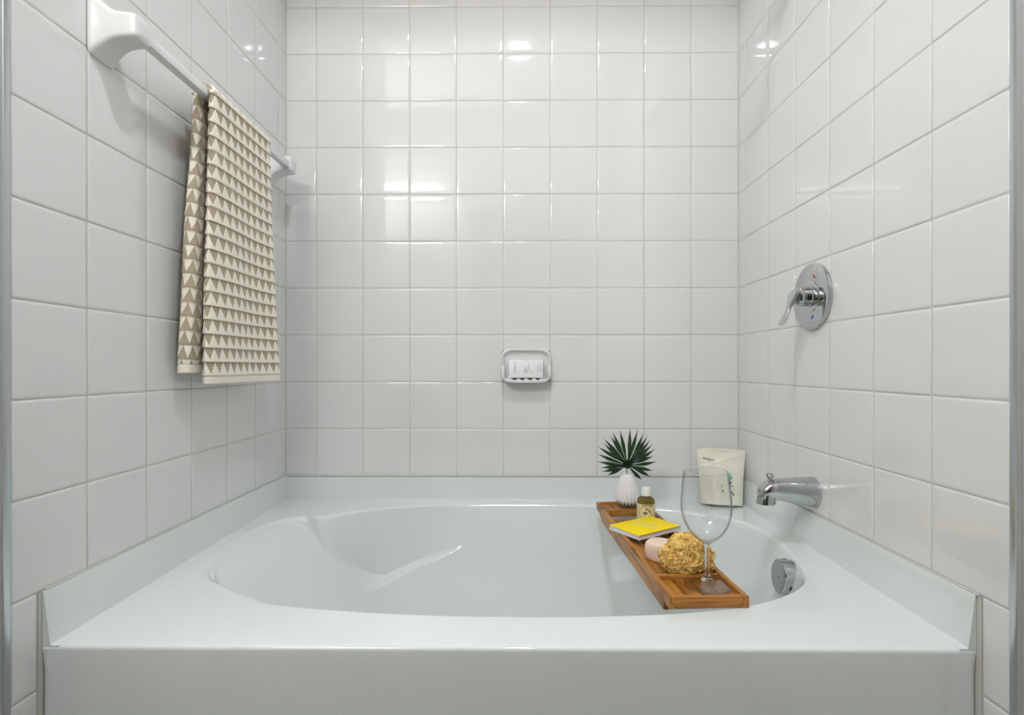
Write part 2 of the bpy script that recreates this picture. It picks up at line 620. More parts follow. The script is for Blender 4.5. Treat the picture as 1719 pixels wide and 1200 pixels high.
def basin_col(i):
    rx, ry, fx, fy, r1 = RFs[i]
    R, F = Vector((rx, ry)), Vector((fx, fy))
    d = F - R
    L = d.length
    d.normalize()
    C0 = Vector((0.13, -0.44))
    GL = max(0.12, (C0 - F).length * 0.97)
    td = (C0 - F).normalized()
    r1 = min(r1, 0.022)
    path = fillet_path([(-(r1 * 0.85 + 0.003), 0), (0, 0), (L, DEPTH), (L + GL, DEPTH + 0.006)], [r1, 0.07], [3, 12, 110, 16, 46])
    col = []
    for u, dep in path:
        if dep > 0.004 and 0 < u <= L:
            q = R + d * u
            z = deckz(ry) - dep
            zl = -0.187 - 0.40 * max(0, -0.13 - q.x)            # armrest ledge height
            m = sst(zl - 0.003, zl + 0.007, z) * sst(-0.13, -0.30, q.x) * sst(-0.57, -0.40, q.x)
            u = u * (1 - 0.82 * m)
        q = R + d * min(u, L) + td * max(0, u - L) if u > L else R + d * u
        z = deckz(q.y if dep < 0.002 else ry) - dep
        # sloping, slightly hollow backrest at the left end
        if dep > 0.0005:
            e = (q.y + 0.44) / 0.23
            xs_ = -0.668 + 0.032 * e * e
            t_ = q.x - xs_
            zb = deckz(q.y) - 0.80 * t_ - 1.2 * max(0, t_) ** 2
            kk = 0.05
            hmix = max(0, min(1, 0.5 + 0.5 * (zb - z) / kk))
            zz = z * (1 - hmix) + zb * hmix + kk * hmix * (1 - hmix)
            k2, dk = 0.030, deckz(q.y)
            h2 = max(0, min(1, 0.5 + 0.5 * (dk - zz) / k2))
            zz = dk * (1 - h2) + zz * h2 - k2 * h2 * (1 - h2)
            wgt = sst(0.0, 0.016, dep)
            wgt *= sst(0, 0.25, hmix)
            z = z * (1 - wgt) + zz * wgt
        col.append((q.x, q.y, z))
    return col


cols = [basin_col(i) for i in range(N)]
NR = len(cols[0])
vs, fs = [], []
# deck ring: from rectangle to first basin ring
X0, X1, Y0, Y1 = -0.722, 0.7185, -0.904, -0.024
ctr = Vector((-0.02, -0.45))
outer = []
for i in range(N):
    p = Vector(cols[i][0][:2])
    d = p - ctr
    t = min(((X1 if d.x > 0 else X0) - ctr.x) / d.x if abs(d.x) > 1e-6 else 1e9,
            ((Y1 if d.y > 0 else Y0) - ctr.y) / d.y if abs(d.y) > 1e-6 else 1e9)
    outer.append(ctr + d * t)
for cx_, cy_ in ((X0, Y0), (X0, Y1), (X1, Y0), (X1, Y1)):
    j = min(range(N), key=lambda k: (outer[k] - Vector((cx_, cy_))).length)
    outer[j] = Vector((cx_, cy_))
DR = 6
for i in range(N):
    p = Vector(cols[i][0][:2])
    for k in range(DR):
        q = outer[i].lerp(p, k / DR)
        vs.append((q.x, q.y, deckz(q.y)))
    vs += cols[i]
T = DR + NR
for i in range(N):
    j = (i + 1) % N
    for k in range(T - 1):
        fs.append((i * T + k, j * T + k, j * T + k + 1, i * T + k + 1))
n = len(vs)
vs.append((0.13, -0.44, deckz(-0.44) - DEPTH - 0.010))
for i in range(N):
    fs.append((i * T + T - 1, ((i + 1) % N) * T + T - 1, n))

# flange sweep (left, back, right) and its front ends
fp = fillet_path([(-0.0, 0.0), (0.0135, 0.0), (0.0245, 0.076), (0.0265, 0.076)], [0.0035, 0.0015], [1, 8, 6, 3, 1])
fp = [(u * 1.0, v) for u, v in fp]


def flange_pt(side, y, u, v):
    """u outward from deck rectangle, v up 0..0.076"""
    return v


path = []
nseg = 24
for k in range(nseg + 1):
    path.append(('L', Y0 - 0.006 + (Y1 - Y0 + 0.006) * k / nseg))
path.append(('B', 0))
for k in range(nseg + 1):
    path.append(('R', Y1 + (Y0 - 0.006 - Y1) * k / nseg))
rows = []
for k in range(nseg + 1):
    y = Y0 - 0.0165 + (Y1 - Y0 + 0.0165) * k / nseg
    rows.append([(X0 - u, y + (u if k == nseg else 0), (deckz(y)) * (1 - v / 0.076) + (-0.0005) * (v / 0.076)) for u, v in fp])
for k in range(nseg + 1):
    y = Y1 + (Y0 - 0.0165 - Y1) * k / nseg
    rows.append([(X1 + u, y + (u if k == 0 else 0), (deckz(y)) * (1 - v / 0.076) + (-0.0005) * (v / 0.076)) for u, v in fp])
n = len(vs)
m = len(fp)
for r in rows:
    vs += r
for i in range(len(rows) - 1):
    for k in range(m - 1):
        fs.append((n + i * m + k, n + (i + 1) * m + k, n + (i + 1) * m + k + 1, n + i * m + k + 1))
# front roll and apron: profile in y,z swept in x with rounded sides
zf = deckz(Y0)
pr_ = fillet_path([(Y0, zf), (-0.9215, zf - 0.0003), (-0.9235, HF)], [0.0075], [2, 8, 14])
xs = []
xa, xb = -0.7485, 0.7452
for k in range(9):
    t = k / 8
    xs.append((xa + 0.012 * (1 - cos(t * pi / 2)), 0.008 * (1 - sin(t * pi / 2))))
for k in range(1, 20):
    xs.append((xa + 0.012 + (xb - xa - 0.024) * k / 20, 0.0))
for k in range(9):
    t = 1 - k / 8
    xs.append((xb - 0.012 * (1 - cos(t * pi / 2)), 0.008 * (1 - sin(t * pi / 2))))
n = len(vs)
m = len(pr_)
for x, back in xs:
    for y, z in pr_:
        f = sst(zf + 0.0, zf - 0.03, z)
        yy = y + back * f
        vs.append((x, min(yy, Y0 + 0.0) if z > zf - 0.001 else yy, z))
for i in range(len(xs) - 1):
    for k in range(m - 1):
        fs.append((n + i * m + k, n + i * m + k + 1, n + (i + 1) * m + k + 1, n + (i + 1) * m + k))
# closing caps of the flange ends
for side in (0, 1):
    r = rows[0] if side == 0 else rows[-1]
    n = len(vs)
    vs += [(p[0], p[1], p[2]) for p in r] + [(r[-1][0], r[-1][1], zf - 0.012), (r[0][0], r[0][1], zf - 0.012)]
    fs.append(tuple(range(n, n + len(r) + 2)))
    # side skin down to the floor
    n = len(vs)
    x = xa if side == 0 else xb
    vs += [(x, -0.9065, zf), (x, -0.80, zf), (x, -0.80, HF), (x, -0.9075, HF)]
    fs.append((n, n + 1, n + 2, n + 3))

tub = thing('bathtub', 'large white alcove bathtub with oval basin and flat apron, filling the tiled alcove', 'bathtub', (0, 0, 0))
mesh('tub_shell', vs, fs, M['acrylic'], tub, sharp=38)
dn = MB().lathe([(0.036, 0), (0.036, 0.003), (0.030, 0.005), (0.012, 0.0055), (0.010, 0.010), (0.003, 0.012)], 32, 'z',
                (0.47, -0.44, deckz(-0.44) - DEPTH - 0.0075)).build('drain', M['chrome'], tub)

# overflow plate on the right-hand basin wall
ov = bpy.data.objects.new('overflow_plate', None)
COL.objects.link(ov)
ov.parent = tub
ov.location = (0.650, -0.530, -0.126)
ov.rotation_euler = (0, radians(5), radians(-3))
MB().lathe([(0.034, -0.003), (0.0385, 0.0), (0.0395, 0.026), (0.0388, 0.0285), (0.037, 0.0298), (0.015, 0.0300), (0.004, 0.0300)], 56, '-x').build('overflow_cap', M['chrome'], ov)
MB().lathe([(0.0042, 0.0295), (0.004, 0.0318), (0.0015, 0.0323)], 16, '-x').build('screw', M['chrome'], ov)
for a in (70, 110 + 180 + 10, 200):
    MB().box((-0.018, -0.005, 0.0387), (-0.010, 0.005, 0.0399), M4=Matrix.Rotation(radians(a - 90), 4, 'X')).build('slot', M['chrome_dark'], ov, smooth=False)

# ------------------------------------------------------------------ towel bar
BX, BZ = -0.684, 0.977
tb = thing('towel_bar', 'white porcelain towel bar with two flared posts, across the left tiled wall', 'towel bar', (XL, -0.46, BZ))


def post(yc):
    secs = [(0.0, 0.0315, 0.0570, 8), (0.004, 0.0315, 0.0570, 8), (0.008, 0.0302, 0.0535, 8), (0.014, 0.0284, 0.0460, 7.5),
            (0.022, 0.0268, 0.0390, 7), (0.032, 0.0254, 0.0305, 7), (0.043, 0.0244, 0.0258, 7), (0.054, 0.0238, 0.0238, 7),
            (0.067, 0.0234, 0.0230, 7), (0.074, 0.0228, 0.0224, 6.5), (0.0785, 0.0208, 0.0206, 6), (0.0808, 0.0165, 0.0170, 5),
            (0.0815, 0.008, 0.009, 4)]
    return MB().loft([[(x + 0.0006, yc + 0.46 + a, b + 0.001) for a, b in superellipse(44, sy, sz, e)] for x, sy, sz, e in secs])


post(-0.797).build('post', M['porcelain'], tb)
post(-0.130).build('post', M['porcelain'], tb)
MB().box((BX - XL - 0.0095, -0.790 + 0.46, -0.0115), (BX - XL + 0.0095, -0.142 + 0.46, 0.0075), 0.0015).build('rail', M['bar'], tb)

# ------------------------------------------------------------------ towel
ROW, TRI = 0.0315, 0.0315


def towel():
    # centre-line in x,z from the back hem over the rail to the front hem
    pts = []
    nb, na, nf = 270, 26, 300
    zt = BZ - 0.002
    RB = 0.0200
    for k in range(nb):
        t = k / nb
        pts.append(('b', 1 - t, (-0.7125 + 0.0125 * t ** 1.3, 0.347 + (zt - 0.347) * t)))
    for k in range(na):
        a = pi - pi * k / (na - 1)
        pts.append(('a', k / (na - 1), (BX + RB * cos(a), zt + 0.0158 * sin(a))))
    for k in range(1, nf + 1):
        t = k / nf
        pts.append(('f', t, (BX + RB - 0.012 * t, zt - (zt - 0.322) * t)))
    s = [0]
    for i in range(1, len(pts)):
        s.append(s[-1] + (Vector(pts[i][2]) - Vector(pts[i - 1][2])).length)
    sm = s[nb + na // 2]
    KO, KE, KI = 150, 9, 44
    V, UV, UV2 = [], [], []
    for i, (kd, t, (x, z)) in enumerate(pts):
        a = Vector(pts[max(0, i - 1)][2])
        b = Vector(pts[min(len(pts) - 1, i + 1)][2])
        tan = (b - a).normalized()
        nx, nz = tan.y * -1, tan.x                    # points away from the rail
        dist = abs(s[i] - sm)
        if kd == 'b':
            hang = t
            T = 0.0060 + 0.0070 * sst(0.02, 0.55, hang)
            yl, yr = -0.578 - 0.020 * hang, -0.318 + 0.035 * hang
            side = 1
        elif kd == 'a':
            hang = 0
            T = 0.0048 + 0.0010 * (1 - t)
            yl, yr = -0.581, -0.316
            side = 0
        else:
            hang = t
            T = 0.0048 + 0.003 * hang
            yl, yr = -0.583 + 0.003 * hang, -0.316 + 0.050 * hang ** 1.4
            side = 0
        T *= 1
        zb = (0.347 if kd == 'b' else 0.322)
        hem = (z - zb) < 0.019 and kd != 'a'
        v = dist / ROW
        fr = v - floor(v)
        shg = 0.0001 + 0.0021 * fr ** 1.2 if not hem else 0.0012
        if hem and (z - zb) > 0.0165:
            shg = -0.0006
        ring = []
        W = yr - yl
        for k in range(KO + 1):
            q = k / KO
            ring.append((yr - W * q, T, 1, 0, W * q))
        for k in range(1, KE):
            a_ = pi * k / KE
            ring.append((yl - T * 1.0 * sin(a_), T * cos(a_), cos(a_), -sin(a_), W + T * 1.6 * a_))
        for k in range(KI + 1):
            q = k / KI
            ring.append((yl + W * q, -T, -1, 0, W + T * 1.6 * pi + W * q))
        for k in range(1, KE):
            a_ = pi * k / KE
            ring.append((yr + T * sin(a_), -T * cos(a_), -cos(a_), sin(a_), 2 * W + T * 3.2 * pi + T * 1.6 * a_))
        for (y, o, no, ny, uu) in ring:
            u = (uu + (0.006 if side == 0 else 0.016)) / TRI
            g = abs((u - floor(u)) - 0.5) * 2
            cream = (g < fr * 1.15 + 0.02) if side == 0 else (g > fr)
            h = shg + (0.0007 if cream and not hem else 0)
            # folds and ripples in the hanging cloth
            rip = 0.0035 * hang * sin((y + 0.6) * 17 + 1.2) + 0.0018 * sin(y * 31 + z * 6) * hang
            if kd == 'f':
                rip += 0.012 * hang * sst(-0.42, -0.26, y) - 0.006 * hang * sst(-0.50, -0.585, y)
                if y < -0.566 and o > 0:
                    rip -= 0.004 * sst(-0.566, -0.590, y)
            oo = o + no * h + rip
            V.append((x + nx * -oo if False else x + nx * oo, y + ny * h, z + nz * oo))
            UV.append((u, v))
            UV2.append((side, 1.0 if hem else 0.0))
    n = KO + 1 + KE - 1 + KI + 1 + KE - 1
    F = []
    for i in range(len(pts) - 1):
        for k in range(n):
            F.append((i * n + k, i * n + (k + 1) % n, (i + 1) * n + (k + 1) % n, (i + 1) * n + k))
    F.append(tuple(range(n - 1, -1, -1)))
    mm = (len(pts) - 1) * n
    F.append(tuple(range(mm, mm + n)))
    me = bpy.data.meshes.new('hand_towel')
    me.from_pydata(V, [], F)
    l1 = me.uv_layers.new(name='pattern')
    l2 = me.uv_layers.new(name='zone')
    a1, a2 = [], []
    for p in me.polygons:
        us = [UV[vi] for vi in p.vertices]
        wrap = max(q[0] for q in us) - min(q[0] for q in us) > 3
        for vi in p.vertices:
            a1 += list(UV[vi])
            a2 += list(UV2[vi])
    l1.data.foreach_set('uv', a1)
    l2.data.foreach_set('uv', a2)
    me.polygons.foreach_set('use_smooth', [True] * len(me.polygons))
    me.update()
    bm = bmesh.new()
    bm.from_mesh(me)
    bmesh.ops.recalc_face_normals(bm, faces=bm.faces)
    bm.to_mesh(me)
    bm.free()
    m = mat('woven_towel', (0.8, 0.75, 0.65), 0.95)
    me.materials.append(m)

    def math_(op, a, b=None):
        k = nd(m, 'ShaderNodeMath', operation=op)
        for i, q in enumerate((a, b)):
            if q is None:
                continue
            if isinstance(q, (int, float)):
                k.inputs[i].default_value = q
            else:
                lk(m, q, k.inputs[i])
        return k.outputs[0]
    uv = nd(m, 'ShaderNodeUVMap', uv_map='pattern')
    sp = nd(m, 'ShaderNodeSeparateXYZ')
    lk(m, uv.outputs[0], sp.inputs[0])
    uz = nd(m, 'ShaderNodeUVMap', uv_map='zone')
    sz = nd(m, 'ShaderNodeSeparateXYZ')
    lk(m, uz.outputs[0], sz.inputs[0])
    fu = math_('FRACT', sp.outputs[0])
    g = math_('MULTIPLY', math_('ABSOLUTE', math_('SUBTRACT', fu, 0.5)), 2.0)
    f = math_('FRACT', sp.outputs[1])
    c0 = math_('LESS_THAN', g, math_('SUBTRACT', math_('MULTIPLY', f, 1.15), -0.02))
    sidev = math_('GREATER_THAN', sz.outputs[0], 0.5)
    cream = math_('ABSOLUTE', math_('SUBTRACT', c0, sidev))
    cream = math_('MAXIMUM', cream, math_('GREATER_THAN', sz.outputs[1], 0.5))
    # darker weave dots inside the brown triangles
    wu = math_('FRACT', math_('MULTIPLY', sp.outputs[0], 9.0))
    wv = math_('FRACT', math_('MULTIPLY', sp.outputs[1], 9.0))
    dots = math_('MULTIPLY', math_('GREATER_THAN', wu, 0.38), math_('GREATER_THAN', wv, 0.40))
    mb = nd(m, 'ShaderNodeMixRGB')
    mb.inputs[1].default_value = (0.33, 0.25, 0.16, 1)
    mb.inputs[2].default_value = (0.70, 0.62, 0.48, 1)
    lk(m, dots, mb.inputs[0])
    mc = nd(m, 'ShaderNodeMixRGB')
    mc.inputs[2].default_value = (0.94, 0.885, 0.765, 1)
    lk(m, cream, mc.inputs[0])
    lk(m, mb.outputs[0], mc.inputs[1])
    lk(m, mc.outputs[0], bs(m).inputs['Base Color'])
    nz = nd(m, 'ShaderNodeTexNoise')
    nz.inputs['Scale'].default_value = 900
    bp = nd(m, 'ShaderNodeBump')
    bp.inputs['Strength'].default_value = 0.4
    bp.inputs['Distance'].default_value = 0.001
    tc = nd(m, 'ShaderNodeTexCoord')
    lk(m, tc.outputs['Object'], nz.inputs['Vector'])
    lk(m, nz.outputs['Fac'], bp.inputs['Height'])
    lk(m, bp.outputs[0], bs(m).inputs['Normal'])
    bs(m).inputs['Sheen Weight'].default_value = 0.2
    o = bpy.data.objects.new('hand_towel', me)
    COL.objects.link(o)
    return o


tag(towel(), 'cream towel woven with brown triangles, draped over the white towel bar', 'towel')


# ------------------------------------------------------------------ soap dish and soap carton
def soap_dish():
    W, H = 0.084, 0.0575
    nu, nv = 96, 72
    vs, fs = [], []

    def hgt(u, v):
        # u,v in -1..1 on the face
        d = (abs(u) ** 5 + abs(v) ** 5) ** 0.2
        h = 0.003 + 0.014 * sst(0.80, 0.93, d)
        # shelf at the bottom with a toothed lip
        tooth = 0.10 * (0.5 + 0.5 * cos(u * 2 * pi / 0.30)) if abs(u) < 0.66 else 0.06
        vb = -0.76 + tooth
        lip = sst(vb + 0.03, vb - 0.05, v) * (1 - 0.25 * sst(0.8, 1.0, abs(u)))
        h = h + (0.046 - h) * lip
        cheek = sst(0.75, 0.89, abs(u)) * sst(0.5, -0.6, v)
        h = max(h, 0.040 * cheek) if abs(u) > 0.74 else h
        edge = sst(1.0, 0.90, d)
        return h * (1 - (1 - edge) ** 2) if d < 1 else 0
    for j in range(nv + 1):
        for i in range(nu + 1):
            a, b = -1 + 2 * i / nu, -1 + 2 * j / nv
            # square to rounded square
            k = (max(abs(a), abs(b))) / max(1e-6, (abs(a) ** 6 + abs(b) ** 6) ** (1 / 6))
            u, v = a * k, b * k
            vs.append((u * W, -hgt(u, v) - 0.0005, v * H))
    for j in range(nv):
        for i in range(nu):
            n = j * (nu + 1) + i
            fs.append((n, n + 1, n + nu + 2, n + nu + 1))
    rim = [i for i in range(nu + 1)] + [(j + 1) * (nu + 1) - 1 for j in range(1, nv + 1)] + \
          [nv * (nu + 1) + i for i in range(nu - 1, -1, -1)] + [j * (nu + 1) for j in range(nv - 1, 0, -1)]
    fs.append(tuple(rim[::-1]))
    return mesh('soap_dish', vs, fs, M['porcelain'], sharp=50)


sd = soap_dish()
sd.location = (0.0470, -0.0004, 0.3625)
tag(sd, 'white porcelain soap dish set in the tiles of the back wall', 'soap dish')
bxr = thing('soap_carton', 'small white soap carton with vertical print, standing in the wall soap dish', 'box', (0.0460, -0.0240, 0.3240), (radians(-5), 0, radians(0)))
MB().box((-0.0545, -0.011, 0.0), (0.0545, 0.011, 0.0575), 0.0012).build('carton', M['box'], bxr)


def flat_text(name, s, size, m, parent, xf, bold=0.0):
    v, f = text_mesh(s, size, 0.00012, bold)
    return mesh(name, [xf @ p for p in v], f, m, parent, smooth=False)


def strokes(name, length, h, m, parent, xf, seed, gap=0.25):
    """a row of tiny unreadable print marks along local x"""
    rd = random.Random(seed)
    b = MB()
    x = -length / 2
    while x < length / 2:
        wd = h * rd.uniform(0.3, 0.75)
        y0, y1 = -h / 2 * rd.choice((1, 1, 0.6)), h / 2 * rd.choice((1, 0.55, 0.55))
        t = h * 0.22
        kind = rd.randrange(3)
        bars = [(x, y0, x + t, y1)]
        if kind:
            bars.append((x + wd - t, y0, x + wd, y1 * 0.8))
        bars.append((x, (y1 if kind == 1 else 0) - t / 2, x + wd, (y1 if kind == 1 else 0) + t / 2))
        for (a, c, d, e) in bars:
            b.box((a, min(c, e), -0.00005), (d, max(c, e), 0.00012))
        x += wd + h * gap
    return mesh(name, [xf @ Vector(p_) for p_ in b.v], b.f, m, parent, smooth=False)


for k_, (ln, h, x, z, mk) in enumerate(((0.036, 0.0034, -0.0365, 0.034, 'box_ink'), (0.0105, 0.0040, -0.0040, 0.0215, 'box_ink'), (0.0180, 0.0040, 0.0015, 0.0250, 'box_ink'),
                                        (0.0300, 0.0018, 0.0095, 0.034, 'box_ink'), (0.0060, 0.0030, 0.0115, 0.0190, 'lime'), (0.0070, 0.0050, 0.0205, 0.0195, 'lime'),
                                        (0.0230, 0.0014, 0.0385, 0.029, 'box_ink'), (0.0260, 0.0024, 0.0465, 0.031, 'box_ink'))):
    strokes('print', ln, h, M[mk], bxr, Matrix.Translation((x, -0.01115, z)) @ Matrix.Rotation(pi / 2, 4, 'Y').inverted() @ Matrix.Rotation(pi / 2, 4, 'X'), 20 + k_)

# ------------------------------------------------------------------ valve
VY, VZ = -0.450, 0.533
va = thing('shower_valve', 'round chrome shower valve with lever handle on the right tiled wall', 'faucet valve', (XR, VY, VZ))
MB().lathe([(0.0812, 0.0005), (0.0822, 0.0045), (0.0818, 0.0075), (0.0795, 0.0096), (0.0750, 0.0104), (0.0400, 0.0108), (0.0395, 0.0122), (0.0375, 0.0128), (0.0300, 0.0130), (0.002, 0.0131)],
           112, '-x').build('escutcheon', M['chrome'], va)
MB().lathe([(0.0262, 0.0125), (0.0262, 0.0150), (0.0240, 0.0165), (0.0240, 0.0290), (0.0225, 0.0300), (0.0225, 0.0315), (0.0240, 0.0325), (0.0240, 0.0400), (0.0225, 0.0430), (0.017, 0.0445), (0.002, 0.0450)],
           64, '-x').build('hub', M['chrome'], va)
secs = []
for x, y, z, wy, wx, tl in ((-0.036, 0.001, 0.020, 0.010, 0.006, 0.5), (-0.0415, 0.001, 0.0190, 0.0165, 0.010, 0.5), (-0.0470, 0.001, 0.0100, 0.0200, 0.0110, 0.3), (-0.0505, 0.001, -0.002, 0.0185, 0.0100, 0.2),
                           (-0.0550, 0.002, -0.016, 0.0125, 0.0080, 0.2), (-0.0600, 0.003, -0.027, 0.0088, 0.0058, 0.3), (-0.0645, 0.004, -0.039, 0.0110, 0.0048, 0.35), (-0.0700, 0.005, -0.052, 0.0145, 0.0045, 0.35),
                           (-0.0750, 0.006, -0.0635, 0.0150, 0.0045, 0.35), (-0.0768, 0.006, -0.0675, 0.0125, 0.004, 0.35), (-0.0778, 0.006, -0.070, 0.006, 0.002, 0.35)):
    secs.append([(x + b * 0.93, y + a, z + b * tl) for a, b in superellipse(28, wy, wx, 2.6)])
MB().loft(secs).build('lever', M['chrome'], va)
for nm, mk, dy, dz, rot, X in (('hot_mark', 'red', -0.020, 0.047, 52, -0.0112), ('cold_mark', 'blue', -0.012, -0.051, -40, -0.0112)):
    MB().box((-0.0006, -0.0062, -0.0016), (0.0006, 0.0062, 0.0016), 0.0004,
             M4=Matrix.Translation((X, dy, dz)) @ Matrix.Rotation(radians(rot), 4, 'X')).build(nm, M[mk], va)

# ------------------------------------------------------------------ tub spout
sp_ = thing('tub_spout', 'chrome tub spout with diverter knob low on the right tiled wall', 'faucet', (XR, -0.450, 0.054))
secs = []
for x, ry, top, bot, e in ((0, 0.0365, 0.0365, -0.0365, 2), (-0.006, 0.0372, 0.0368, -0.0372, 2), (-0.012, 0.0368, 0.0362, -0.0362, 2), (-0.03, 0.0345, 0.0350, -0.0325, 2.1),
                           (-0.055, 0.0305, 0.0338, -0.0275, 2.2), (-0.080, 0.0268, 0.0325, -0.0225, 2.3), (-0.100, 0.0245, 0.0305, -0.0190, 2.3),
                           (-0.115, 0.0228, 0.0262, -0.0170, 2.2), (-0.127, 0.0195, 0.0185, -0.0165, 2.1), (-0.134, 0.0140, 0.0090, -0.0150, 2.0), (-0.1365, 0.006, -0.002, -0.013, 2.0)):
    c, h = (top + bot) / 2, (top - bot) / 2
    secs.append([(x, a, c + b) for a, b in superellipse(48, ry, h, e)])
MB().loft(secs).build('spout_body', M['chrome'], sp_)
nz_ = []
for z, r, x in ((0.010, 0.016, -0.112), (0.0, 0.0195, -0.1140), (-0.012, 0.0215, -0.1160), (-0.022, 0.0222, -0.1175), (-0.0290, 0.0225, -0.1185), (-0.0300, 0.0215, -0.1185),
                (-0.0290, 0.0190, -0.1185), (-0.012, 0.0175, -0.1165)):
    nz_.append([(x + r * cos(2 * pi * k / 40), r * 0.95 * sin(2 * pi * k / 40), z) for k in range(40)])
MB().loft(nz_).build('nozzle', M['chrome'], sp_)
MB().lathe([(0.0038, 0.0), (0.0038, 0.007), (0.0060, 0.008), (0.0062, 0.010), (0.0045, 0.0115), (0.0085, 0.014), (0.0095, 0.0175), (0.0082, 0.021), (0.004, 0.0232), (0.001, 0.0235)], 28, 'z',
           (-0.108, 0, 0.022)).build('diverter_knob', M['chrome'], sp_)

# ------------------------------------------------------------------ shower arm above the frame (casts the shadow near the top right)
sh = thing('wall_shower', 'chrome shower head on a bent arm high on the right wall', 'shower head', (XR, -0.45, 1.47))
MB().lathe([(0.030, 0.0006), (0.029, 0.006), (0.016, 0.012), (0.012, 0.013)], 32, '-x').build('flange', M['chrome'], sh)
MB().tube([(-0.004, 0, 0), (-0.06, 0, 0.012), (-0.10, 0, 0.002), (-0.135, 0, -0.03), (-0.15, 0, -0.05)], 0.0105, 16).build('arm', M['chrome'], sh)
hm = MB().lathe([(0.012, 0), (0.016, 0.012), (0.018, 0.03), (0.036, 0.052), (0.040, 0.060), (0.037, 0.064), (0.005, 0.065)], 40, 'z')
T4 = Matrix.Translation((-0.148, 0, -0.046)) @ Matrix.Rotation(radians(180 + 28), 4, 'Y')
mesh('head', [T4 @ Vector(v) for v in hm.v], hm.f, M['chrome'], sh)

# ------------------------------------------------------------------ bath caddy
TL, TW = 0.672, 0.150
ry_ = math.atan((deckz(-0.12) - deckz(-0.79)) / 0.67)
tr = thing('bath_tray', 'long slatted bamboo bath tray lying across the tub on both rims', 'bath tray', (0.371, -0.7845, -0.0853), (ry_, 0, radians(3.0)))
TH = 0.022


def side_board(x0, x1):
    # outline in y,z: shallow ends, deeper middle
    pl = [(0, 0), (0.030, 0.0), (0.0335, -0.003), (0.036, -0.0035), (0.041, -0.0160), (0.052, -0.0165), (0.30, -0.0165), (0.585, -0.0165), (0.605, -0.012), (0.622, -0.001), (TL, 0), (TL, TH), (0, TH)]
    pl = [(0, 0), (0.026, 0.0), (0.030, 0.0005), (0.034, -0.0165), (0.30, -0.0165), (0.585, -0.0165), (0.605, -0.012), (0.622, 0.0), (TL, 0), (TL, TH), (0, TH)]
    bm = bmesh.new()
    va_ = [bm.verts.new((x0, y, z)) for y, z in pl]
    f = bm.faces.new(va_)
    r = bmesh.ops.extrude_face_region(bm, geom=[f])
    for g in r['geom']:
        if isinstance(g, bmesh.types.BMVert):
            g.co.x = x1
    bmesh.ops.recalc_face_normals(bm, faces=bm.faces)
    bmesh.ops.bevel(bm, geom=bm.edges[:], offset=0.0012, segments=2, affect='EDGES')
    b = MB()
    b.bm(bm)
    return b


hw = TW / 2
side_board(-hw, -hw + 0.011).build('side_board', M['wood_y'], tr)
side_board(hw - 0.011, hw).build('side_board', M['wood_y'], tr)
for y0, y1, zb in ((0.0, 0.011, 0.0002), (0.105, 0.115, 0.001), (0.583, 0.593, 0.001), (TL - 0.011, TL, 0.0002)):
    e = hw - 0.0112
    MB().box((-e, y0 + 0.0003, zb), (e, y1, TH - (0.0 if y0 == 0 or y0 > 0.6 else 0.0015)), 0.0012).build('cross_board', M['wood_x'], tr)
SLZ = 0.013
for ys, ye, zt in ((0.0115, 0.1045, SLZ), (0.116, 0.530, 0.008), (0.5935, TL - 0.0115, 0.0165)):
    e = hw - 0.0115
    ns = 4
    gp = 0.0075 if ys < 0.1 else 0.0035
    wd = (2 * e - gp * (ns - 1)) / ns
    for k in range(ns):
        x = -e + k * (wd + gp)
        MB().box((x, ys, zt - 0.006), (x + wd, ye, zt), 0.001).build('slat', M['wood_y'], tr)
for y in (0.125, 0.30, 0.515):     # hidden bearers under the middle slats
    e = hw - 0.0112
    MB().box((-e, y, -0.009), (e, y + 0.014, 0.0018), 0.0008).build('bearer', M['wood_x'], tr)
MB().box((-hw + 0.0112, 0.030, 0.0012), (hw - 0.0112, 0.104, 0.0068), 0.0008).build('bearer', M['wood_x'], tr)

TM = Matrix.Translation(tr.location) @ tr.rotation_euler.to_matrix().to_4x4()
TI = TM.inverted()


def on_tray(x, y, zt):
    """world point of the tray surface height zt (tray local) under world x,y"""
    q = TI @ Vector((x, y, -0.07))
    return TM @ Vector((q.x, q.y, zt))


# ------------------------------------------------------------------ vase and palm leaf
p = on_tray(0.347, -0.163, 0.0168)
vz = thing('bud_vase', 'white ribbed ceramic bud vase with bare clay foot, at the far end of the tray', 'vase', p, tr.rotation_euler[:])
prof = [(0.0165, 0.0), (0.0190, 0.0015), (0.0225, 0.005), (0.0280, 0.011), (0.0325, 0.018), (0.0358, 0.026), (0.0358, 0.036), (0.0340, 0.048), (0.0300, 0.062), (0.0258, 0.076),
        (0.0215, 0.088), (0.0170, 0.096), (0.0115, 0.1005), (0.0085, 0.1015), (0.0065, 0.1005), (0.006, 0.08), (0.003, 0.078)]
vs, fs, fm = [], [], []
nn = 176
NRIB = 20
fine = []
for i in range(len(prof) - 1):
    for k in range(4):
        t = k / 4
        fine.append((prof[i][0] * (1 - t) + prof[i + 1][0] * t, prof[i][1] * (1 - t) + prof[i + 1][1] * t))
fine.append(prof[-1])
for r, h in fine:
    amp = 0.0021 * sst(0.003, 0.015, h) * sst(0.100, 0.085, h)
    for k in range(nn):
        a = 2 * pi * k / nn
        c_ = abs(((a * NRIB / (2 * pi)) % 1) - 0.5) * 2
        rr = r + amp * (c_ - 0.5)
        vs.append((rr * cos(a), rr * sin(a), h))
